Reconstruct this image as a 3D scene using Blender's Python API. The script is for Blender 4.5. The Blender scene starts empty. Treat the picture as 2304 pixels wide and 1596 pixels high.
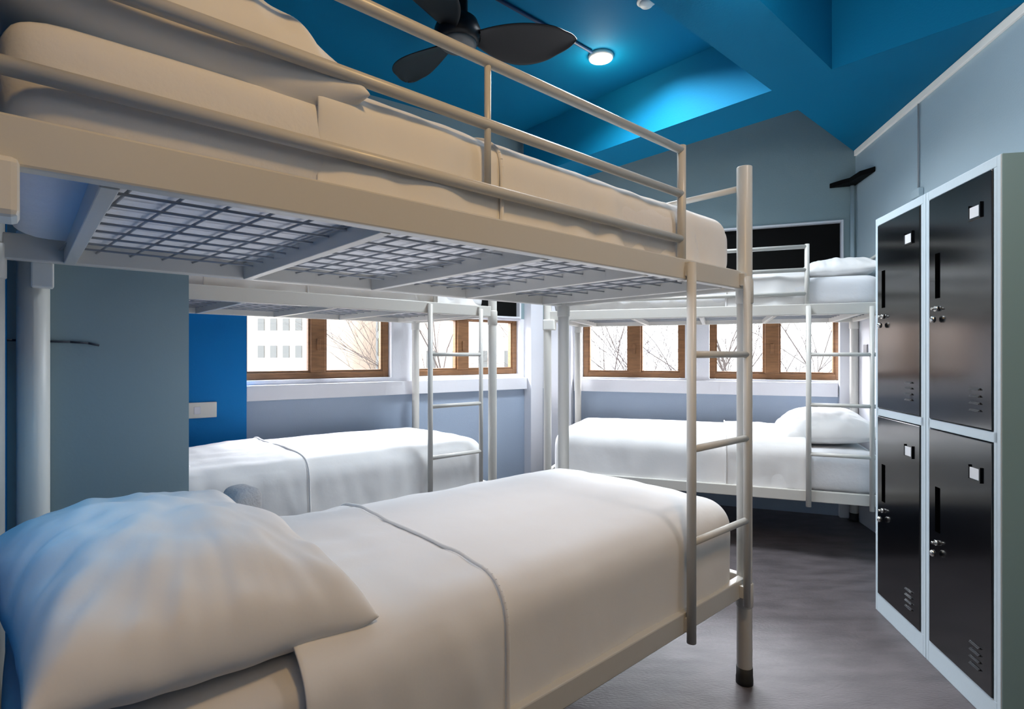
import bpy, bmesh, math, random
from mathutils import Vector, Matrix, noise
random.seed(7)
SC = bpy.context.scene
COL = SC.collection
R = math.radians

# ------------------------------------------------------------------ helpers
def tag(o, label=None, cat=None, group=None, kind=None):
    if label: o['label'] = label
    if cat: o['category'] = cat
    if group: o['group'] = group
    if kind: o['kind'] = kind
    return o

def empty(name, loc, rz=0.0):
    o = bpy.data.objects.new(name, None)
    o.empty_display_size = .1
    COL.objects.link(o)
    o.location = loc; o.rotation_euler = (0, 0, rz)
    return o

class MB:
    def __init__(s): s.bm = bmesh.new()
    def box(s, x0, x1, y0, y1, z0, z1, M=None):
        vs = [s.bm.verts.new(Vector(c)) for c in
              ((x0,y0,z0),(x1,y0,z0),(x1,y1,z0),(x0,y1,z0),(x0,y0,z1),(x1,y0,z1),(x1,y1,z1),(x0,y1,z1))]
        for f in ((0,3,2,1),(4,5,6,7),(0,1,5,4),(1,2,6,5),(2,3,7,6),(3,0,4,7)):
            s.bm.faces.new([vs[i] for i in f])
        if M is not None:
            for v in vs: v.co = M @ v.co
        return s
    def tube(s, a, b, r, r2=None, n=14, cap=True):
        a = Vector(a); b = Vector(b); r2 = r if r2 is None else r2
        d = (b-a).normalized()
        t = Vector((0,0,1)) if abs(d.z) < .9 else Vector((1,0,0))
        p = d.cross(t).normalized(); q = d.cross(p)
        A = []; B = []
        for i in range(n):
            an = 2*math.pi*i/n
            o = p*math.cos(an)+q*math.sin(an)
            A.append(s.bm.verts.new(a+o*r)); B.append(s.bm.verts.new(b+o*r2))
        for i in range(n):
            f = s.bm.faces.new((A[i], A[(i+1)%n], B[(i+1)%n], B[i])); f.smooth = True
        if cap:
            s.bm.faces.new(list(reversed(A))); s.bm.faces.new(B)
        return s
    def prism(s, pts, z0, z1):
        a = [s.bm.verts.new((x,y,z0)) for x,y in pts]; b = [s.bm.verts.new((x,y,z1)) for x,y in pts]
        n = len(pts)
        s.bm.faces.new(a); s.bm.faces.new(b)
        for i in range(n): s.bm.faces.new((a[i], a[(i+1)%n], b[(i+1)%n], b[i]))
        return s
    def lathe(s, prof, c=(0,0,0), n=32):
        rings = []
        for r, z in prof:
            rings.append([s.bm.verts.new((c[0]+r*math.cos(2*math.pi*i/n), c[1]+r*math.sin(2*math.pi*i/n), c[2]+z)) for i in range(n)])
        for k in range(len(rings)-1):
            for i in range(n):
                f = s.bm.faces.new((rings[k][i], rings[k][(i+1)%n], rings[k+1][(i+1)%n], rings[k+1][i])); f.smooth = True
        s.bm.faces.new(rings[0]); s.bm.faces.new(rings[-1])
        return s
    def build(s, name, mat, parent=None, bevel=0, loc=None, rz=0):
        bmesh.ops.recalc_face_normals(s.bm, faces=s.bm.faces[:])
        me = bpy.data.meshes.new(name); s.bm.to_mesh(me); s.bm.free()
        if mat: me.materials.append(mat)
        o = bpy.data.objects.new(name, me); COL.objects.link(o)
        if parent: o.parent = parent
        if loc: o.location = loc
        if rz: o.rotation_euler = (0,0,rz)
        if bevel:
            m = o.modifiers.new('Bevel', 'BEVEL'); m.width = bevel; m.segments = 2; m.limit_method = 'ANGLE'; m.angle_limit = R(50)
        return o

def copy_tree(o, parent=None):
    c = o.copy(); COL.objects.link(c); c.parent = parent
    for ch in list(o.children): copy_tree(ch, c)
    return c

# ------------------------------------------------------------------ materials
def mat(name, col, rough=.5, metal=0, bump=0, bscale=40, var=0, vscale=3, spec=None, sheen=0, coat=0, stretch=None):
    m = bpy.data.materials.new(name); m.use_nodes = True
    nt = m.node_tree; b = nt.nodes['Principled BSDF']
    b.inputs['Base Color'].default_value = (*col, 1)
    b.inputs['Roughness'].default_value = rough; b.inputs['Metallic'].default_value = metal
    if spec is not None: b.inputs['Specular IOR Level'].default_value = spec
    if sheen: b.inputs['Sheen Weight'].default_value = sheen
    if coat: b.inputs['Coat Weight'].default_value = coat
    tc = nt.nodes.new('ShaderNodeTexCoord'); mp = nt.nodes.new('ShaderNodeMapping')
    if stretch: mp.inputs['Scale'].default_value = stretch
    nt.links.new(tc.outputs['Object'], mp.inputs['Vector'])
    if var:
        n = nt.nodes.new('ShaderNodeTexNoise'); n.inputs['Scale'].default_value = vscale; n.inputs['Detail'].default_value = 6
        nt.links.new(mp.outputs[0], n.inputs['Vector'])
        cr = nt.nodes.new('ShaderNodeValToRGB')
        cr.color_ramp.elements[0].position = .3; cr.color_ramp.elements[1].position = .7
        cr.color_ramp.elements[0].color = (*[c*(1-var) for c in col], 1)
        cr.color_ramp.elements[1].color = (*[min(1, c*(1+var)) for c in col], 1)
        nt.links.new(n.outputs['Fac'], cr.inputs['Fac']); nt.links.new(cr.outputs['Color'], b.inputs['Base Color'])
    if bump:
        n2 = nt.nodes.new('ShaderNodeTexNoise'); n2.inputs['Scale'].default_value = bscale; n2.inputs['Detail'].default_value = 4
        nt.links.new(mp.outputs[0], n2.inputs['Vector'])
        bp = nt.nodes.new('ShaderNodeBump'); bp.inputs['Strength'].default_value = bump; bp.inputs['Distance'].default_value = .01
        nt.links.new(n2.outputs['Fac'], bp.inputs['Height']); nt.links.new(bp.outputs['Normal'], b.inputs['Normal'])
    return m

def emis(name, col, st):
    m = bpy.data.materials.new(name); m.use_nodes = True
    b = m.node_tree.nodes['Principled BSDF']
    b.inputs['Base Color'].default_value = (*col,1)
    b.inputs['Emission Color'].default_value = (*col,1); b.inputs['Emission Strength'].default_value = st
    return m

def glass_mat():
    m = bpy.data.materials.new('window_glass'); m.use_nodes = True
    nt = m.node_tree; nt.nodes.clear()
    out = nt.nodes.new('ShaderNodeOutputMaterial'); mx = nt.nodes.new('ShaderNodeMixShader')
    tr = nt.nodes.new('ShaderNodeBsdfTransparent'); gl = nt.nodes.new('ShaderNodeBsdfGlossy')
    gl.inputs['Roughness'].default_value = .03; mx.inputs[0].default_value = .05
    nt.links.new(tr.outputs[0], mx.inputs[1]); nt.links.new(gl.outputs[0], mx.inputs[2]); nt.links.new(mx.outputs[0], out.inputs[0])
    return m

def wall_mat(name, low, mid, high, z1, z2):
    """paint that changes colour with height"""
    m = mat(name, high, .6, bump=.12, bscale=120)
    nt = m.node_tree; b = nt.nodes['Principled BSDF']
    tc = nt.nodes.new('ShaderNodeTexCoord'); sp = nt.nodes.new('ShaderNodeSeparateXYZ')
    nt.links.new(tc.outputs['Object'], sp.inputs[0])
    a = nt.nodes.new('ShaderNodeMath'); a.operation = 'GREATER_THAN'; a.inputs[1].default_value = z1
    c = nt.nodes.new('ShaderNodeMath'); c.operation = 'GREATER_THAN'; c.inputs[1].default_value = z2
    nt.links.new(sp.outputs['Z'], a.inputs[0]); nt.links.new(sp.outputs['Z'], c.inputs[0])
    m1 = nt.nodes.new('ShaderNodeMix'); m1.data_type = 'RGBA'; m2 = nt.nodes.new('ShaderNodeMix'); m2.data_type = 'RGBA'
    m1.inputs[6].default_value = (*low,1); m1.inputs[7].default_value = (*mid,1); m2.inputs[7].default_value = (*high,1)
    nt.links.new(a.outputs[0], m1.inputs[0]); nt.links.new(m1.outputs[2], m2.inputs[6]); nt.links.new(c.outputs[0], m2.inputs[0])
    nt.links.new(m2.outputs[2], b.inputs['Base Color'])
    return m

M = {}
M['blue'] = mat('blue_paint', (.0,.158,.305), .7, spec=.15, bump=.08, bscale=90)
M['blue_wall'] = mat('blue_wall_paint', (.0,.19,.52), .6, spec=.25, bump=.1, bscale=90)
M['grey'] = mat('grey_paint', (.25,.34,.37), .55, bump=.03, bscale=110)
M['rwall'] = mat('right_wall_paint', (.46,.57,.63), .55, bump=.1, bscale=110)
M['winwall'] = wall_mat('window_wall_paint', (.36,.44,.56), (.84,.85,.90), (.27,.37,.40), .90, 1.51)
M['sill'] = mat('white_sill_paint', (.80,.81,.86), .5, bump=.05)
M['floor'] = mat('grey_vinyl', (.105,.092,.097), .42, bump=.25, bscale=60, var=.3, vscale=5, stretch=(1,3,1))
M['frame'] = mat('cream_steel_paint', (.60,.585,.545), .33, bump=.03, bscale=60)
M['wire'] = mat('grey_wire', (.30,.32,.35), .5)
M['plastic'] = mat('white_plastic', (.78,.77,.72), .4)
M['black_rub'] = mat('black_rubber', (.02,.02,.02), .7)
M['fabric'] = mat('white_cotton', (.80,.79,.78), .85, bump=.18, bscale=14, sheen=.15)
M['mattress'] = mat('mattress_ticking', (.76,.76,.78), .85, bump=.25, bscale=25, sheen=.1)
M['brown'] = mat('brown_timber_frame', (.23,.11,.045), .45, var=.2, vscale=12, stretch=(1,1,6))
M['glass'] = glass_mat()
M['black'] = mat('black_pane', (.002,.002,.002), .7, spec=.15)
M['door'] = mat('black_lacquered_steel', (.0012,.0018,.003), .15, spec=.5)
M['door'].node_tree.nodes['Principled BSDF'].inputs['IOR'].default_value = 1.75
M['lockf'] = mat('light_grey_steel', (.62,.72,.78), .4, bump=.05, bscale=80)
M['lockside'] = mat('grey_green_steel', (.24,.37,.38), .5)
M['dark'] = mat('dark_recess', (.001,.001,.001), .9, spec=0)
M['paper'] = mat('label_paper', (.8,.8,.82), .6)
M['conduit'] = mat('dark_cable', (.02,.03,.05), .6)
M['chrome'] = mat('chrome', (.7,.7,.68), .2, metal=1)
M['fan'] = mat('black_fan_blade', (.004,.003,.004), .38, spec=.3)
M['fanhub'] = mat('grey_fan_cap', (.10,.10,.10), .4)
M['lamp'] = emis('warm_lamp_lens', (1,.86,.62), 22)
M['ledstrip'] = emis('cove_strip', (.90,.86,.80), .12)
M['bld1'] = mat('pale_render', (.80,.74,.66), .8)
M['bld2'] = mat('pink_render', (.78,.66,.60), .8)
M['bld3'] = mat('blue_grey_cladding', (.55,.62,.70), .6)
M['bwin'] = mat('building_window', (.17,.18,.18), .4)
M['bark'] = mat('pale_bark', (.11,.09,.085), .9)
M['ground'] = mat('pale_ground', (.6,.57,.52), .9)

# ------------------------------------------------------------------ directions
AU = R(41.7)
U = Vector((math.cos(AU), math.sin(AU))); V = Vector((-math.sin(AU), math.cos(AU)))
def uv(u, v): p = U*u+V*v; return (p.x, p.y)

# ------------------------------------------------------------------ room shell
ZC = 3.10; ZS = 2.70
C0 = Vector((-2.66, 2.868)); C1 = Vector((.2, 4.9)); C1b = Vector((.36, 4.86)); C2 = Vector((2.53, 4.05))
dl = (C1-C0).normalized(); dr = Vector((.937,-.348)).normalized()
dR = Vector((-.194,-.981)).normalized()
C3 = C2 + dR*6.6
P1 = Vector(uv(-.11, .30)); P2 = Vector(uv(-1.4, .30)); P3 = Vector(uv(-1.4, -3.0))
poly = [C0, C1, C1b, C2, C3, P3, P2, P1]

def wallbox(name, a, b, z0, z1, th, m, holes=(), s_ext=0):
    """vertical wall from a to b, thickened away from the room (to the left of a->b); holes are (s0,s1,z0,z1)"""
    d = (b-a).normalized(); L = (b-a).length
    o3 = Matrix(((d.x,-d.y,0,a.x),(d.y,d.x,0,a.y),(0,0,1,0),(0,0,0,1)))
    mb = MB()
    zs = sorted({z0,z1,*[h[2] for h in holes],*[h[3] for h in holes]})
    xs = sorted({-s_ext, L+s_ext,*[h[0] for h in holes],*[h[1] for h in holes]})
    for i in range(len(xs)-1):
        for j in range(len(zs)-1):
            cx = (xs[i]+xs[i+1])/2; cz = (zs[j]+zs[j+1])/2
            if any(h[0]<cx<h[1] and h[2]<cz<h[3] for h in holes): continue
            mb.box(xs[i],xs[i+1],0,th,zs[j],zs[j+1])
    bmesh.ops.remove_doubles(mb.bm, verts=mb.bm.verts[:], dist=1e-5)
    o = mb.build(name, m); o.matrix_world = o3
    return tag(o, kind='structure')

# window spans along each wall (s measured from the wall's left end)
WL = [(1.12, 2.155), (2.33, 3.35)]
WR = [(.262, 1.117), (1.302, 2.24)]
LZ = (1.03, 1.495); RZ = (1.005, 1.49); UZ = (1.51, 2.20)
TH = .16
holesL = [(a,b,*LZ) for a,b in WL]+[(a,b,*UZ) for a,b in WL]
holesR = [(a,b,*RZ) for a,b in WR]+[(a,b,*UZ) for a,b in WR]
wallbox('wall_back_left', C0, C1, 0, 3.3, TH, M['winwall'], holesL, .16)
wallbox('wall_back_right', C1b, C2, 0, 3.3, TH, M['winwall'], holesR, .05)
wallbox('wall_back_corner', C1, C1b, 0, 3.3, .1, M['winwall'])
wallbox('wall_right', C2, C3, 0, 3.3, TH, M['rwall'], (), .1)
wallbox('wall_rear', C3, P3, 0, 3.3, TH, M['rwall'], (), .1)
wallbox('wall_rear_left', P3, P2, 0, 3.3, TH, M['rwall'], (), .1)
wallbox('wall_entry', P2, P1, 0, 3.3, TH, M['blue_wall'])
wallbox('wall_left', P1, C0, 0, 3.3, TH, M['blue_wall'], (), .0)
mb = MB(); mb.prism([tuple(p) for p in poly], -.08, 0); tag(mb.build('floor', M['floor']), kind='structure')
mb = MB(); mb.prism([tuple(p) for p in poly], ZC, ZC+.1); tag(mb.build('ceiling', M['blue']), kind='structure')

# lowered beams crossing the ceiling on a grid turned with the bunks
def beam(n, pts, z0=ZS, z1=ZC):
    mb = MB(); mb.prism([uv(*p) for p in pts], z0, z1-.001)
    return tag(mb.build('ceiling_beam', M['blue']), kind='structure')
def uvof(p): p = Vector(p); return (p.dot(U), p.dot(V))
c2 = uvof(C2); c1 = uvof(C1); c3 = uvof(C3)
dRu = (c3[0]-c2[0], c3[1]-c2[1])
def onR(v=None, u=None):                    # point of the right wall at a given v or u
    t = (v-c2[1])/dRu[1] if v is not None else (u-c2[0])/dRu[0]
    return (c2[0]+dRu[0]*t, c2[1]+dRu[1]*t)
beam(1, [(-.09,1.04),(3.18,1.04),onR(u=3.18),onR(v=1.35),(3.55,1.35),(3.55,3.30),(3.18,3.42),(3.18,1.35),(-.09,1.35)])

# partition between the two left-hand bunks
mb = MB(); mb.box(-.09,.392,1.97,2.09,0,ZC-.001, Matrix.Rotation(AU,4,'Z'))
tag(mb.build('wall_partition', M['grey']), kind='structure')
mb = MB(); mb.box(-.0895,-.030,1.885,1.9695,0,ZC-.001, Matrix.Rotation(AU,4,'Z'))
tag(mb.build('wall_blue_nib', M['blue_wall']), kind='structure')
# blue pier at the left end of the window wall, window ledges, corner pier, cove strip
def frame_on(a, b):
    d = (b-a).normalized(); return Matrix(((d.x,-d.y,0,a.x),(d.y,d.x,0,a.y),(0,0,1,0),(0,0,0,1)))
FL = frame_on(C0, C1); FR = frame_on(C1b, C2); FW = frame_on(C2, C3)
LL = (C1-C0).length; LR = (C2-C1b).length
mb = MB(); mb.box(0,1.155,-.06,-.0005,0,ZC-.001); mb.box(0,.68,-.075,-.06,0,ZC-.001)
o = mb.build('wall_blue_pier', M['blue_wall']); o.matrix_world = FL; tag(o, kind='structure')
def trim(n, mtx, args, m, bev=.003):
    mb = MB(); mb.box(*args); o = mb.build('trim_%d' % n, m, bevel=bev); o.matrix_world = mtx; return tag(o, kind='structure')
trim(1, FL, (1.157,LL-.12,-.05,-.0005,.90,1.0), M['sill'])
trim(2, FR, (.20,LR-.12,-.04,-.0005,.885,.99), M['sill'])
trim(3, FW, (.02,5.6,-.018,-.0005,2.655,2.697), M['ledstrip'])
trim(4, FL, (LL-.115,LL+.02,-.10,-.0005,0,ZC-.002), M['sill'])
trim(5, FR, (-.02,.19,-.09,-.0005,0,ZC-.002), M['sill'])
trim(6, FR, (LR-.11,LR-.03,-.05,-.0005,0,1.60), M['sill'])
trim(7, FW, (.05,.40,-.02,-.0005,.0,1.72), M['sill'])

# ------------------------------------------------------------------ windows
def window(n, mtx, s0, s1, z0, z1, mull):
    g = .002
    mb = MB(); y0, y1 = .05, .11; w = .045
    mb.box(s0+g,s0+w,y0,y1,z0+g,z1-g); mb.box(s1-w,s1-g,y0,y1,z0+g,z1-g)
    mb.box(s0+w,s1-w,y0,y1,z0+g,z0+w); mb.box(s0+w,s1-w,y0,y1,z1-.014,z1-g)
    fr = mb.build('window_%d' % n, M['brown'], bevel=.003); fr.matrix_world = mtx; tag(fr, kind='structure')
    mb = MB(); mb.box(mull-.05,mull+.05,y0-.008,y1-.002,z0+w,z1-.014); mb.build('mullion', M['brown'], fr, bevel=.004)
    for a, b in ((s0+w, mull-.05), (mull+.05, s1-w)):
        mb = MB(); zt = z1-.014; mb.box(a,a+.014,y0+.01,y1-.01,z0+w,zt); mb.box(b-.014,b,y0+.01,y1-.01,z0+w,zt)
        mb.box(a+.014,b-.014,y0+.01,y1-.01,z0+w,z0+w+.014); mb.box(a+.014,b-.014,y0+.01,y1-.01,zt-.006,zt)
        sash = mb.build('sash', M['brown'], fr)
        mb = MB(); mb.box(a+.014,b-.014,.078,.084,z0+w+.014,zt-.006); mb.build('pane', M['glass'], sash)
    mb = MB(); mb.box(mull-.012,mull+.012,y0-.022,y0-.008,z0+.2,z0+.28); mb.build('window_handle', M['brown'], fr, bevel=.003)
def upper_window(n, mtx, s0, s1, z0, z1):
    mb = MB(); w = .016; a, b, c, d = s0+.002, s1-.002, z0+.002, z1-.002
    mb.box(a,a+w,-.02,.06,c,d); mb.box(b-w,b,-.02,.06,c,d); mb.box(a+w,b-w,-.02,.06,c,c+w); mb.box(a+w,b-w,-.02,.06,d-w,d)
    fr = mb.build('window_%d' % n, M['sill'], bevel=.003); fr.matrix_world = mtx; tag(fr, kind='structure')
    mb = MB(); mb.box(a+w,b-w,.03,.05,c+w,d-w); mb.build('blackout_pane', M['black'], fr)
window(1, FL, *WL[0], *LZ, 1.63); window(2, FL, *WL[1], *LZ, 2.80)
window(3, FR, *WR[0], *RZ, .706); window(4, FR, *WR[1], *RZ, 1.762)
upper_window(5, FL, *WL[0], *UZ); upper_window(6, FL, *WL[1], *UZ)
upper_window(7, FR, *WR[0], *UZ); upper_window(8, FR, *WR[1], *UZ)

# ------------------------------------------------------------------ bunk beds
L, W = 2.03, .90
ZL, ZU = .33, 1.434
def make_bunk():
    fm = M['frame']
    root = empty('bunk_bed', (0,0,0))
    for k, (x, y) in enumerate(((0,0),(0,W),(L,0),(L,W))):
        p = MB().tube((x,y,.022),(x,y,1.885),.027,n=24).build('post', fm, root, bevel=.002)
        MB().lathe([(.030,0),(.030,.02),(.0285,.028),(.0285,.06),(.027,.06)],(x,y,.0)).build('foot_cap', M['black_rub'], p)
        if x == 0 and y > 0:
            MB().lathe([(.0272,0),(.0305,.004),(.0305,.085),(.0272,.09)],(x,y,ZU-.05)).build('collar', fm, p)
        elif x == 0:   # bracket block hanging under the upper rail at the head
            MB().box(x-.026,x+.056,y-.034,y+.034,ZU-.066,ZU+.008).build('bracket', M['plastic'], p, bevel=.008)
        else:
            MB().lathe([(.0272,0),(.0305,.004),(.0305,.085),(.0272,.09)],(x,y,ZU-.05)).build('collar', fm, p)
            MB().lathe([(.0272,0),(.0305,.004),(.0305,.085),(.0272,.09)],(x,y,ZL-.05)).build('collar', fm, p)
    for z in (ZL, ZU):
        for y in (0, W):
            MB().box(.02,L-.02,y-.015,y+.015,z,z+.065).build('side_rail', fm, root, bevel=.004)
        for x in (0, L):
            MB().box(x-.015,x+.015,.02,W-.02,z,z+.065).build('end_rail', fm, root, bevel=.004)
        for t in (.15,.595,1.02,1.45,1.88):
            x = L-t
            MB().box(x-.012,x+.012,.015,W-.015,z-.002,z+.048).build('slat', fm, root, bevel=.002)
        mb = MB()
        ys = [.07+.09*i for i in range(9)]; n = int((L-.24)/.075)
        for y in ys: mb.tube((.15,y,z+.028),(L-.02,y,z+.028),.0028,n=6)
        for i in range(n): mb.tube((.20+.075*i,.016,z+.034),(.13+.075*i,W-.016,z+.034),.0028,n=6)
        mb.build('wire_mesh', M['wire'], root)
    # guard rails with their uprights
    xe = L-.425
    g = MB()
    for z in (1.562,1.704,1.842): g.tube((.0,0,z),(xe,0,z),.0125)
    g = g.build('guard_rail', fm, root)
    MB().tube((xe,0,ZU-.002),(xe,0,1.856),.0135).build('guard_upright', fm, g)
    MB().tube((L-1.21,0,1.562),(L-1.21,0,1.842),.0075).build('guard_upright', fm, g)
    for x in (0, L): MB().tube((x,0,1.81),(x,W,1.81),.0115).build('end_bar', fm, root)
    # ladder hooked on at the foot
    ld = MB().tube((xe+.004,-.032,.305),(xe+.004,-.032,1.485),.0145).build('ladder', fm, root)
    MB().tube((L-.062,-.038,.31),(L-.062,-.038,1.475),.0125).build('ladder_pole', fm, ld)
    for z in (.615,.905,1.20): MB().tube((xe+.004,-.032,z),(L-.062,-.038,z),.0115).build('rung', fm, ld)
    for x in (xe+.004, L-.062):
        for z in (ZL+.005, ZU+.01):
            MB().box(x-.01,x+.01,-.034,-.013,z,z+.045).build('hook', fm, ld, bevel=.003)
    return root
B1P = Vector((.85,2.01))-U*L
B2P = Vector((-.122,3.44))-U*L
d3 = Vector((.937,-.348)).normalized(); A3 = math.atan2(d3.y,d3.x)
B3P = Vector((.247,3.823))
bunk = make_bunk()
bunks = []
for i, (p, a, lab) in enumerate(((B1P,AU,'cream steel bunk bed in the foreground, its head against the blue wall'),
        (B2P,AU,'cream steel bunk bed behind the grey partition, alongside the left windows'),
        (B3P,A3,'cream steel bunk bed standing in front of the right windows, next to the lockers'))):
    o = bunk if i == 0 else copy_tree(bunk)
    o.location = (p.x,p.y,0); o.rotation_euler = (0,0,a)
    tag(o, lab, 'bunk bed', 'bunk beds'); bunks.append(o)
    if i: 
        for ch in o.children:
            if ch.name.startswith('ladder') and i == 1: ch.location.x = -.06
            if ch.name.startswith('ladder') and i == 2:
                for g in ch.children:
                    if g.name.startswith('ladder_pole'): g.location.x = -.04

# ------------------------------------------------------------------ soft goods
def rbox_bm(x0,x1,y0,y1,z0,z1,r,step=.03,open_bottom=False,crown=0,wr=.004,seed=0,hem=0,folds=0,vr=None,open_ends=False):
    c = Vector(((x0+x1)/2,(y0+y1)/2,(z0+z1)/2)); h = Vector(((x1-x0)/2,(y1-y0)/2,(z1-z0)/2))
    nx, ny, nz = [max(3,int(2*h[i]/step)) for i in range(3)]
    nz = max(nz, 8)
    bm = bmesh.new()
    def face(fn, a, b):
        g = [[bm.verts.new(fn(2*i/a-1, 2*j/b-1)) for j in range(b+1)] for i in range(a+1)]
        for i in range(a):
            for j in range(b):
                bm.faces.new((g[i][j],g[i+1][j],g[i+1][j+1],g[i][j+1]))
    face(lambda s,t:(s,t,1), nx, ny)
    if not open_bottom: face(lambda s,t:(t,s,-1), ny, nx)
    face(lambda s,t:(s,-1,t), nx, nz); face(lambda s,t:(-s,1,t), nx, nz)
    if not open_ends: face(lambda s,t:(1,s,t), ny, nz); face(lambda s,t:(-1,-s,t), ny, nz)
    bmesh.ops.remove_doubles(bm, verts=bm.verts[:], dist=1e-4)
    rv = vr or r
    sd = Vector((seed*7.3, seed*3.1, seed*1.7))
    for v in bm.verts:
        q = v.co.copy()
        p = Vector((q.x*h.x,q.y*h.y,q.z*h.z))
        inn = Vector((p.x if open_ends else max(-(h.x-r),min(h.x-r,p.x)),max(-(h.y-r),min(h.y-r,p.y)),0))
        zlo = -h.z if open_bottom else -(h.z-rv)
        inn.z = max(zlo,min(h.z-rv,p.z))
        d = p-inn
        e = Vector((d.x/r,d.y/r,d.z/rv))
        if e.length > 1e-9:
            e = e*(max(abs(e.x),abs(e.y),abs(e.z))/e.length)
            p = inn+Vector((e.x*r,e.y*r,e.z*rv))
        top = max(0,min(1,(p.z+h.z)/(2*h.z)))
        p.z += crown*(1 if open_ends else 1-min(1,abs(q.x))**4)*(1-abs(q.y)**2.2)*top
        # broad dents and fine creases
        n1 = noise.noise(Vector((p.x*2.2,p.y*3.5,p.z*3))+sd)
        n2 = noise.noise(Vector((p.x*6,p.y*15,p.z*6))+sd*2)
        n3 = noise.noise(Vector((p.x*16,p.y*7,p.z*4))+sd*3)
        nrm = e.normalized() if e.length > 1e-9 else Vector((0,0,1 if q.z>0 else -1))
        p += nrm*(wr*1.6*n1+wr*.9*n2+wr*.5*n3)
        side = 1-top
        if folds and abs(nrm.z) < .6:
            s = p.x if abs(q.y) > .98 else p.y
            f = noise.noise(Vector((s*9, p.z*1.5, seed*5.0)))+.6*noise.noise(Vector((s*21+p.z*6, p.z*2, seed*9.0)))
            p += nrm*(folds*f*(.35+.65*side))
        if hem and q.z < -.999: p.z += hem*noise.noise(Vector((p.x*4,p.y*4,seed*3.3)))
        v.co = p+c
    for f in bm.faces: f.smooth = True
    return bm

def soft(name, bm, m, parent=None, solid=0, sub=1):
    mb = MB(); mb.bm.free(); mb.bm = bm
    o = mb.build(name, m, parent)
    if solid:
        s = o.modifiers.new('Solidify','SOLIDIFY'); s.thickness = solid; s.offset = -1
    if sub:
        s = o.modifiers.new('Subsurf','SUBSURF'); s.levels = 0; s.render_levels = sub
    return o

def pillow_bm(a, b, h, seed=0, n=60, wr=.008, top=1.0, bot=.45):
    """stuffed pillowcase: a, b half sizes; pinched pointed corners"""
    bm = bmesh.new(); sd = Vector((seed*4.1, seed*2.3, seed))
    def pt(s, t, up):
        ox = a*s*(1-.10*(1-t*t)*abs(s)**3); oy = b*t*(1-.08*(1-s*s)*abs(t)**3)
        e = max(0,(1-s**4))*max(0,(1-t**4))
        th = h*(e**.55)*(.72+.28*math.cos(s*1.3)*math.cos(t*1.2))
        edge = 1-e
        r = math.atan2(t, s)
        cr = noise.noise(Vector((math.cos(r)*5, math.sin(r)*5, (s*s+t*t)*1.2))+sd)
        cr2 = noise.noise(Vector((s*3.2, t*3.2, 3))+sd)
        cr3 = noise.noise(Vector((s*2+t*7, t*2-s*5, 7))+sd)
        cz = noise.noise(Vector((math.cos(r)*10, math.sin(r)*10, (s*s+t*t)*.6))+sd*2)
        dz = wr*(2.0*cr*edge*min(1,e*9)+.8*cz*min(1,e*5)*edge**.5+1.2*cr2*min(1,e*4)+.7*cr3*min(1,e*4))
        z = (th*top+dz) if up else -(th*bot)
        # soft flange at the seam
        z += .010*noise.noise(Vector((s*4,t*4,9))+sd)*edge
        return (ox, oy, z)
    U_ = [[bm.verts.new(pt(2*i/n-1,2*j/n-1,True)) for j in range(n+1)] for i in range(n+1)]
    D_ = [[U_[i][j] if i in (0,n) or j in (0,n) else bm.verts.new(pt(2*i/n-1,2*j/n-1,False)) for j in range(n+1)] for i in range(n+1)]
    for i in range(n):
        for j in range(n):
            f = bm.faces.new((U_[i][j],U_[i+1][j],U_[i+1][j+1],U_[i][j+1])); f.smooth = True
            f = bm.faces.new((D_[i][j],D_[i][j+1],D_[i+1][j+1],D_[i+1][j])); f.smooth = True
    return bm

def place(o, root, loc=(0,0,0), rot=(0,0,0)):
    """turn bunk-local coordinates into the room's"""
    o.rotation_euler = (rot[0],rot[1],rot[2]) if any(rot) else (0,0,0)
    base = Matrix.Translation(root.location) @ Matrix.Rotation(root.rotation_euler.z,4,'Z')
    from mathutils import Euler
    o.matrix_world = base @ Matrix.Translation(loc) @ Euler(rot).to_matrix().to_4x4()

def fbm_rim(bm, x): return [v for v in bm.verts if abs(v.co.x-x) < 2e-3]

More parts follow.
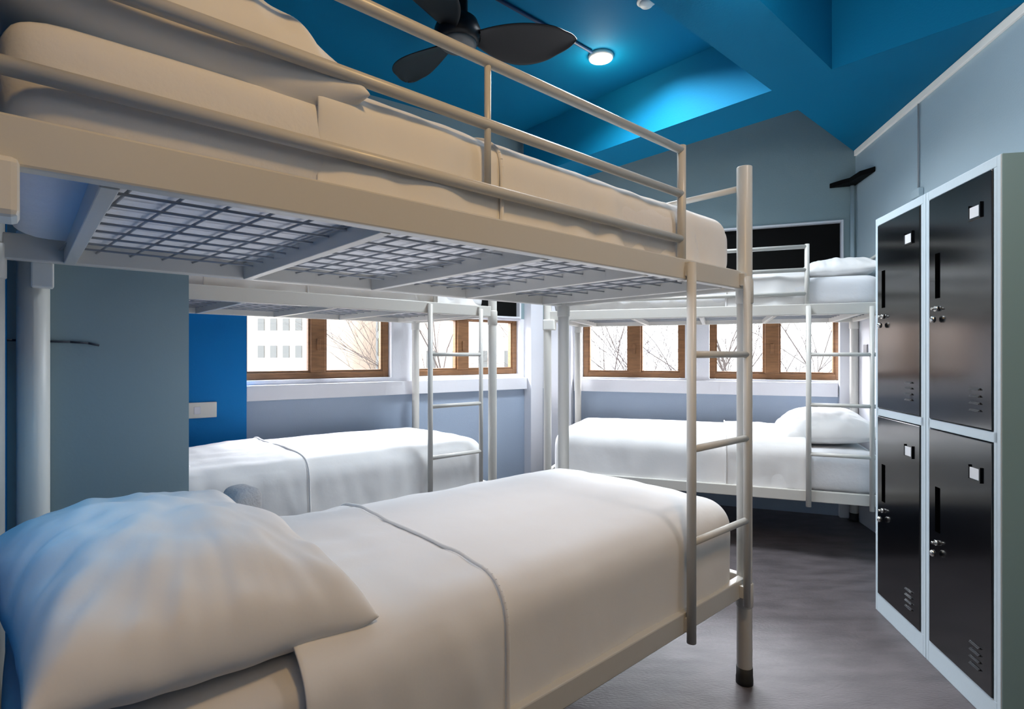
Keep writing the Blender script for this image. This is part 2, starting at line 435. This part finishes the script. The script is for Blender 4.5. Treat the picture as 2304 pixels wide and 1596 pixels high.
def bedding(root, level, head, seed, labs, st=.43, pil=None):
    """level 0 lower / 1 upper; head 0 = pillow at x=0, 1 = pillow at the ladder end"""
    z = (ZL, ZU)[level]
    mt = z+(.30 if level == 0 else .235); dt = z+(.345 if level == 0 else .262)
    def mx(x0,x1): return (x0,x1) if not head else (L-x1,L-x0)
    m = soft('mattress', rbox_bm(.030,L-.035,.022,W-.03,z+.042,mt,.05,.05,wr=.002,seed=seed,vr=.06), M['mattress'], sub=1)
    place(m, root); tag(m, labs[0], 'mattress', 'mattresses')
    y0 = .004 if level == 0 else .022
    zb = z+(.054 if level == 0 else .050)
    x0, x1 = mx(st, L-.036)
    d = soft('duvet', rbox_bm(x0,x1,y0,W-y0,zb,dt,.085,.022,open_bottom=True,crown=.028,wr=.0045,seed=seed+1,
             hem=.012 if level == 0 else 0,folds=.006 if level == 0 else .014,vr=.10 if level == 0 else .06), M['fabric'], solid=.006)
    place(d, root); tag(d, labs[1], 'duvet', 'white duvets')
    x0, x1 = mx(st-.012, .87)
    fb = rbox_bm(x0,x1,y0-.007,W-y0+.007,zb+.006,dt+.008,.085,.018,open_bottom=True,crown=.026,wr=.010,seed=seed+2,
             hem=.02 if level == 0 else 0,folds=.010,vr=.10 if level == 0 else .06,open_ends=True)
    fb2 = fb.copy()
    f = soft('folded_sheet', fb2, M['fabric'], d, solid=.006)
    # stitched edge of the folded part follows the rim of its cloth
    x_e = .87 if not head else L-.87
    rim = [v.co.copy() for v in fbm_rim(fb, x_e)]
    rim.sort(key=lambda p: math.atan2(p.z-zb+.05, -(p.y-W/2)))
    for _ in range(3):
        rim = [rim[0]]+[(rim[i-1]+rim[i]*2+rim[i+1])/4 for i in range(1,len(rim)-1)]+[rim[-1]]
    sm = MB(); cz = (zb+dt)/2
    for p in rim: p += Vector((0, p.y-W/2, (p.z-cz)*2.5)).normalized()*.004+Vector((.004 if not head else -.004,0,0))
    for i in range(len(rim)-1): sm.tube(rim[i], rim[i+1], .0050, n=10, cap=False)
    sm.build('hem_seam', M['fabric'], f)
    if level == 0:      # sheet panel between pillow and duvet hangs over the side too
        pass
    px, py, a_, b_, ph, pz, bt = pil or (.26 if not head else L-.27, W/2, .265, .37, .15, .07, .45)
    if head and not pil: px = L-.27
    p = soft('pillow', pillow_bm(a_,b_,ph,seed=seed,bot=bt,wr=.013 if not head and root is bunks[0] else .008), M['fabric'], sub=1)
    place(p, root, (px, py, mt+pz), (.12 if (level and not head) else 0, (.10 if not head else -.06), .12 if (not head and not level) else 0))
    tag(p, labs[2], 'pillow', 'white pillows')
    return m, d, p

bedding(bunks[0], 0, 0, 1, ('white mattress on the lower bunk in the foreground', 'white duvet smoothed over the lower bunk in the foreground', 'large white pillow on the lower foreground bunk, at the head by the blue wall'), .43, (.272,.385,.268,.388,.18,.085,.5))
bedding(bunks[0], 1, 0, 5, ('white mattress on the upper foreground bunk, seen through its wire mesh', 'cream white duvet behind the guard rails of the upper foreground bunk', 'big pillow behind the guard rails of the upper foreground bunk'), .46, (.262,.432,.285,.45,.185,.085,.7))
bedding(bunks[1], 0, 0, 9, ('white mattress of the lower bunk beside the left windows', 'white duvet on the lower bunk beside the left windows', 'white pillow at the partition end of the lower bunk beside the left windows'), .36, (.20,.45,.19,.34,.10,.05,.45))
bedding(bunks[1], 1, 0, 13, ('white mattress of the upper bunk beside the left windows', 'white duvet of the upper bunk beside the left windows', 'white pillow of the upper bunk beside the left windows'))
bedding(bunks[2], 0, 1, 17, ('white mattress of the lower bunk below the right windows', 'white duvet on the lower bunk below the right windows', 'plump white pillow on the lower bunk below the right windows, beside the lockers'))
bedding(bunks[2], 1, 1, 21, ('white mattress of the upper bunk in front of the right windows', 'white duvet of the upper bunk in front of the right windows', 'white pillow on the upper bunk in front of the black upper windows'), .43, (L-.22,.45,.22,.33,.10,.045,.45))

# folded towel standing behind the foreground pillow
t = soft('folded_towel', rbox_bm(-.04,.04,-.06,.06,0,.135,.028,.012,wr=.003,seed=31), mat('towel_terry',(.55,.55,.56),.95,bump=.5,bscale=120), sub=1)
place(t, bunks[0], (.535,.775,ZL+.352), (0,0,R(8)))
tag(t, 'small grey-white folded towel behind the large foreground pillow', 'towel')

# ------------------------------------------------------------------ lockers
UWD, LH, LD = .434, 1.836, .43
def make_locker():
    root = empty('locker', (0,0,0))
    f = MB()
    f.box(0,.018,0,LD,0,LH); f.box(UWD-.018,UWD,0,LD,0,LH)                 # sides
    f.box(.018,UWD-.018,0,LD,LH-.035,LH); f.box(.018,UWD-.018,.0,LD,0,.085)  # top, plinth
    f.box(.018,UWD-.018,0,LD,.915,.950); f.box(.018,UWD-.018,LD-.01,LD,.085,LH-.035)
    f.box(.018,.028,.0,.03,.085,LH-.035); f.box(UWD-.034,UWD-.018,.0,.03,.085,LH-.035)
    f.build('cabinet_body', M['lockf'], root, bevel=.002)
    for z0, z1, low in ((.953,LH-.038,0),(.088,.912,1)):
        d = MB().box(.030,UWD-.036,-.004,.016,z0,z1).build('door', M['door'], root, bevel=.002)
        x = .315; lz = z1-.115
        h = MB(); h.box(x-.034,x+.034,-.010,-.004,lz-.026,lz-.020); h.box(x-.034,x-.028,-.010,-.004,lz-.02,lz+.026); h.box(x+.028,x+.034,-.010,-.004,lz-.02,lz+.026)
        h = h.build('label_holder', M['door'], d)
        MB().box(x-.026,x+.026,-.0072,-.0042,lz-.019,lz+.018).build('label_card', M['paper'], h)
        hz = z1-.30
        g = MB(); g.box(.074,.104,-.0052,-.004,hz-.085,hz+.085)
        g.build('handle_recess', M['dark'], d)
        lk = MB(); lk.tube((.089,-.004,hz-.125),(.089,-.014,hz-.125),.010,n=20); lk.tube((.089,-.014,hz-.125),(.089,-.026,hz-.125),.005,n=12)
        lk = lk.build('lock', M['chrome'], d)
        k = MB(); k.lathe([(.006,-.012),(.010,-.006),(.010,.006),(.005,.012)],(.089,-.020,hz-.165),16); k.build('padlock_tab', M['chrome'], lk)
        for i in range(4):
            vz = z0+.055+.024*i
            v = MB(); v.box(x-.026,x+.026,-.011,-.004,vz,vz+.0035); v.box(x-.026,x+.026,-.008,-.004,vz+.0035,vz+.007)
            v.build('vent_louvre', M['door_l'], d, bevel=.001)
    MB().box(UWD-.020,UWD+.0,.0,.0,0,0) if False else None
    return root
M['door_l'] = mat('dark_steel_edge', (.10,.105,.115), .25, metal=.5)
LA = math.atan2(-.981,-.194)
lx = Vector((math.cos(LA), math.sin(LA))); LO = Vector((1.716,2.595))
lk = make_locker()
lk2 = copy_tree(lk)
for o, q, lab in ((lk,0,'far steel locker of two black doors, beside the back bunk'),(lk2,UWD+.003,'near steel locker of two black doors with a grey-green side')):
    p = LO+lx*q; o.location = (p.x,p.y,0); o.rotation_euler = (0,0,LA); tag(o, lab, 'locker', 'steel lockers along the right wall')
sp_ = MB().box(UWD+.0005,UWD+.003,.004,LD,0,LH).build('side_panel', M['lockside'], lk2, bevel=.0005)

# ------------------------------------------------------------------ ceiling fittings
fan = empty('ceiling_fan', (-.277,2.815,2.785)); tag(fan, 'black three-bladed ceiling fan with a grey hub cap, mounted under the blue ceiling', 'fan')
MB().lathe([(.0,-.012),(.085,-.010),(.095,.0),(.098,.01)]).build('hub_cap', M['fanhub'], fan)
MB().lathe([(.098,.01),(.115,.03),(.12,.07),(.10,.12),(.05,.15),(.05,.314)]).build('motor_housing', M['fan'], fan)
def blade(ang):
    n = 28; m_ = 8; bm = bmesh.new(); rows = []
    for i in range(n+1):
        s = i/n; r = .09+.53*s
        wd = (.035+.115*math.sin(min(1,s*1.15+.02)*math.pi*.80)**.9)*(1 if s < .72 else max(.04, math.cos((s-.72)/.28*math.pi/2)**.6))
        cy = .05*math.sin(s*math.pi)-.03*s
        row = []
        for j in range(m_+1):
            t = j/m_*2-1
            tw = -R(20)*(1-.5*s)
            y = wd*t*.95
            row.append(bm.verts.new((r, cy+y*math.cos(tw), .045+.012*s+y*math.sin(tw)+.010*(1-t*t))))
        rows.append(row)
    for i in range(n):
        for j in range(m_):
            f = bm.faces.new((rows[i][j],rows[i+1][j],rows[i+1][j+1],rows[i][j+1])); f.smooth = True
    for v in bm.verts: v.co = Matrix.Rotation(ang,4,'Z') @ v.co
    o = soft('blade', bm, M['fan'], fan, solid=.008, sub=1)
for a in (8,128,248): blade(R(a))

dlp = (.564,3.49)
dlt = empty('downlight', (*dlp,ZC)); tag(dlt, 'lit round warm-white downlight on the blue ceiling, at the end of a dark conduit', 'light')
MB().lathe([(.078,0),(.080,-.008),(.074,-.024),(.064,-.026),(.062,-.020)]).build('housing', M['plastic'], dlt)
MB().lathe([(.0,-.022),(.060,-.022),(.0605,-.0235),(.05,-.028),(.0,-.030)]).build('lens', M['lamp'], dlt)
a0 = Vector(dlp)-U*.09; a1 = a0-U*1.05
cd = MB().tube((a0.x,a0.y,ZC-.012),(a1.x,a1.y,ZC-.012),.010).build('conduit', mat('dark_blue_conduit',(.0,.03,.10),.5))
tag(cd, 'dark blue conduit running across the ceiling to the round downlight', 'conduit')
sd = empty('smoke_detector', (.722,2.95,ZC)); tag(sd, 'small white round smoke detector on the blue ceiling', 'smoke detector')
MB().lathe([(.05,0),(.052,-.008),(.045,-.012)]).build('base', M['plastic'], sd)
MB().lathe([(.036,-.012),(.038,-.02),(.03,-.03),(.0,-.033)]).build('sensor_head', M['plastic'], sd)

# ------------------------------------------------------------------ small things on walls
# black corner shelf in the back right corner
sh = MB()
dLw = -dr; dRw = dR
p0 = C2 - dr*.012 + dR*.012
def cpt(a, b): q = C2-dr*a+dR*b; return (q.x,q.y)
sh.prism([cpt(.006,.006),cpt(.17,.006),cpt(.12,.08),cpt(.08,.12),cpt(.07,.26),cpt(.006,.34)], 2.44,2.475)
sh = sh.build('corner_shelf', M['black'], bevel=.003)
tag(sh, 'small black corner shelf high up in the right-hand back corner', 'shelf')
q = C2 - dr*.03 + dR*.03
pp = MB().tube((q.x,q.y,.02),(q.x,q.y,2.438),.014).build('corner_pipe', M['rwall']); tag(pp, 'pale vertical pipe in the back corner, under the black shelf', 'pipe')
q = C2 + dR*.89; nrm = Vector((-dR.y, dR.x))*-1
q = q + Vector((-.981,.194))*.008
pc = MB().tube((q.x,q.y,2.16),(q.x,q.y,2.65),.0045).build('wall_cable', M['wire']); tag(pc, 'thin grey cable running down the right wall above the lockers', 'cable')
jb = MB().box(.845,.935,-.03,-.001,2.105,2.155).build('junction_box', M['rwall'], bevel=.004); jb.matrix_world = FW
tag(jb, 'small painted junction box on the right wall, at the end of the thin cable', 'box')
# socket on the blue pier
sk = MB().box(.70,.985,-.079,-.0605,.815,.91).build('socket_panel', M['plastic'], bevel=.004); sk.matrix_world = FL
tag(sk, 'white double socket panel on the blue pier above the left bunk', 'socket')
for x in (.755,.815,.88):
    MB().box(x-.018,x+.018,-.083,-.079,.84,.885).build('switch', M['sill'], sk, bevel=.002)
sw = MB().box(.20,.26,-.028,-.0205,1.20,1.27).build('wall_switch', mat('switch_grey',(.25,.25,.26),.4), bevel=.003); sw.matrix_world = FW
tag(sw, 'small grey switch on the white wall strip behind the right bunk', 'switch')
x, y = uv(.022,1.922)
pi_ = empty('wall_pipe', (x,y,0), AU); tag(pi_, 'white vertical pipe with a small box, on the grey partition beside the bed head', 'pipe')
MB().tube((0,0,.0),(0,0,1.52),.034,n=24).build('pipe', M['plastic'], pi_)
MB().box(-.006,.040,-.068,-.030,1.372,1.438).build('switch_box', M['plastic'], pi_, bevel=.004)
# cable across the partition
cm = MB(); cpts=[(-.08,1.240),(-.02,1.238),(.04,1.236),(.10,1.235),(.14,1.232),(.165,1.226)]
cpts = [(*uv(u_,1.964), z_) for u_, z_ in cpts]
for i in range(len(cpts)-1): cm.tube(cpts[i], cpts[i+1], .003, n=8)
tag(cm.build('wall_cable', M['conduit']),'thin dark cable running across the grey partition','cable')

# ------------------------------------------------------------------ outside
gd = MB().box(-60,60,9,140,-7.2,-7).build('ground', M['ground']); tag(gd, kind='structure')
def building(name, x0,x1,y,z0,z1,m,wins,label,depth=6):
    root = empty(name,(0,0,0)); tag(root,label,'building','buildings outside the left windows')
    MB().box(x0,x1,y,y+depth,z0,z1).build('facade', m, root)
    for (a,b,c,d) in wins:
        MB().box(a,b,y-.06,y+.02,c,d).build('window', M['bwin'], root)
def grid(x0,x1,nx,z0,z1,nz,fw=.55,fh=.5):
    out=[]
    for i in range(nx):
        for j in range(nz):
            cx=x0+(x1-x0)*(i+.5)/nx; cz=z0+(z1-z0)*(j+.5)/nz; w=(x1-x0)/nx*fw/2; h=(z1-z0)/nz*fh/2
            out.append((cx-w,cx+w,cz-h,cz+h))
    return out
building('apartment_building',-8.2,-7.2,16,-7,6,M['bld1'],grid(-8.1,-7.7,1,-4,4.5,12,.6,.55),'narrow pale apartment tower outside the left window')
building('apartment_building',-7.15,-5.2,15,-7,6,M['bld1'],grid(-7.0,-5.3,5,-5,4.6,13,.5,.45),'cream apartment block with rows of small windows outside the left window')
building('office_building',-5.5,-3.4,22,-7,3.4,M['bld3'],grid(-5.4,-3.6,5,-4,3,7,.75,.7),'blue-grey glazed building between the paler blocks outside')
building('apartment_building',-3.1,0.4,17,-7,5.5,M['bld2'],grid(-2.9,.3,4,-4.5,5,6,.35,.35),'pinkish apartment block outside the second left window')
def tree(loc, seed, h, label):
    rnd = random.Random(seed); mb = MB()
    def br(p, d, ln, r, k):
        n = 3
        for i in range(n):
            d = (d+Vector((rnd.uniform(-.25,.25),rnd.uniform(-.25,.25),rnd.uniform(-.1,.12)))).normalized()
            q = p+d*ln/n; mb.tube(p,q,r,r*.82,n=5,cap=False); p=q; r*=.82
            if k>0 and i>0:
                for _ in range(2 if k>1 else 3):
                    e = (d+Vector((rnd.uniform(-1,1),rnd.uniform(-1,1),rnd.uniform(-.3,.6)))).normalized()
                    br(p,e,ln*rnd.uniform(.5,.75),r*.62,k-1)
        if k>0: br(p,d,ln*.75,r*.8,k-1)
    br(Vector((0,0,0)),Vector((0,0,1)),h,h*.022,4)
    o = mb.build('bare_tree', M['bark'], loc=loc); tag(o,label,'tree','bare trees outside the right windows')
for i,(x,y,l) in enumerate(((2.0,11,'leafless tree outside the right windows, leftmost'),(3.7,10,'leafless tree outside the gap between the right windows'),(5.2,11,'leafless tree outside the middle of the rightmost window'),(6.6,12,'leafless tree outside the right edge of the rightmost window'),(-.6,14,'leafless tree outside the second left window'))):
    tree((x,y,-7),40+i,4.6,l)

# ------------------------------------------------------------------ light
wd = bpy.data.worlds.new('World'); SC.world = wd; wd.use_nodes = True
bg = wd.node_tree.nodes['Background']; bg.inputs[0].default_value = (.93,.96,1,1); bg.inputs[1].default_value = 3.6
sun = bpy.data.lights.new('sun','SUN'); sun.energy = 3.2; sun.angle = R(10); sun.color=(1,.95,.88)
so = bpy.data.objects.new('sun',sun); COL.objects.link(so); so.rotation_euler = (R(48),0,R(-25))
def area(name, loc, tgt, size, power, col, sy=None, spread=None):
    l = bpy.data.lights.new(name,'AREA'); l.energy = power; l.color = col; l.size = size
    if sy: l.shape='RECTANGLE'; l.size_y = sy
    if spread: l.spread = spread
    o = bpy.data.objects.new(name,l); COL.objects.link(o); o.location = loc
    o.rotation_euler = (Vector(tgt)-Vector(loc)).to_track_quat('-Z','Y').to_euler(); return o
def spot(name, loc, tgt, power, col, ang=120, blend=.8, r=.05):
    l = bpy.data.lights.new(name,'SPOT'); l.energy = power; l.color = col; l.spot_size = R(ang); l.spot_blend = blend; l.shadow_soft_size = r
    o = bpy.data.objects.new(name,l); COL.objects.link(o); o.location = loc
    o.rotation_euler = (Vector(tgt)-Vector(loc)).to_track_quat('-Z','Y').to_euler(); return o
def point(name, loc, power, col, r=.08):
    l = bpy.data.lights.new(name,'POINT'); l.energy = power; l.color = col; l.shadow_soft_size = r
    o = bpy.data.objects.new(name,l); COL.objects.link(o); o.location = loc; return o
# daylight coming in through each low window, from just outside above it
def winlight(mtx, s0, s1, z1, p):
    a = mtx @ Vector(((s0+s1)/2, .75, z1+.45)); t = mtx @ Vector(((s0+s1)/2, -.9, .7))
    area('daylight', a, t, (s1-s0)*1.0, p, (.90,.93,1), .7)
for s in WL: winlight(FL, *s, LZ[1], 150)
for s in WR: winlight(FR, *s, RZ[1], 150)
point('downlight_lamp', (*dlp,ZC-.13), 4, (1,.9,.72), .05)
# warm downlights of the near half of the room, behind and beside the camera
spot('near_downlight', (.45,.05,2.66), (.1,1.5,0), 47, (1,.62,.25), 130, .9, .12)
spot('aisle_downlight', (1.25,1.1,2.66), (1.1,1.6,0), 26, (1,.84,.74), 120, .9, .12)
area('room_fill', (.9,-1.2,2.6), (1.6,3,1.7), 1.4, 11, (1,.82,.62))  # soft fill added behind the camera, not one of the downlights
x,y = uv(1.0,1.39); area('bunk_underside_fill', (x,y,.80), (x,y,1.6), .9, 3.0, (.90,.92,1))  # added upward fill to brighten the mattress underside, no fixture
area('back_fill', (.60,3.15,3.05), (.60,3.2,0), .7, 58, (.86,.93,1), spread=R(150))
x,y = uv(1.30,1.45); area('bunk_inner_fill', (x,y,1.40), (x,y,.6), 1.0, 3.8, (.86,.91,1))  # added fill between the two beds, stands in for bounced light
area('wall_wash', (.9,1.9,2.64), (2.2,2.4,2.1), .6, 7, (.85,.94,1))
# added blue fill tinting the bed head by the wall; no fixture there
x,y = uv(.02,1.30); area('blue_bed_fill', (x,y,1.32), (x+.15,y-.0,.7), .25, 1.3, (.01,.38,.72))

# ------------------------------------------------------------------ camera
cam = bpy.data.cameras.new('Camera'); cam.sensor_width = 36; cam.lens = 1237/2304*36; cam.clip_start=.02
co = bpy.data.objects.new('Camera',cam); COL.objects.link(co); co.location=(0,0,1.2); co.rotation_euler=(R(90),0,0)
SC.camera = co
SC.view_settings.view_transform = 'Standard'
SC.view_settings.look = 'None'
SC.view_settings.exposure = 0
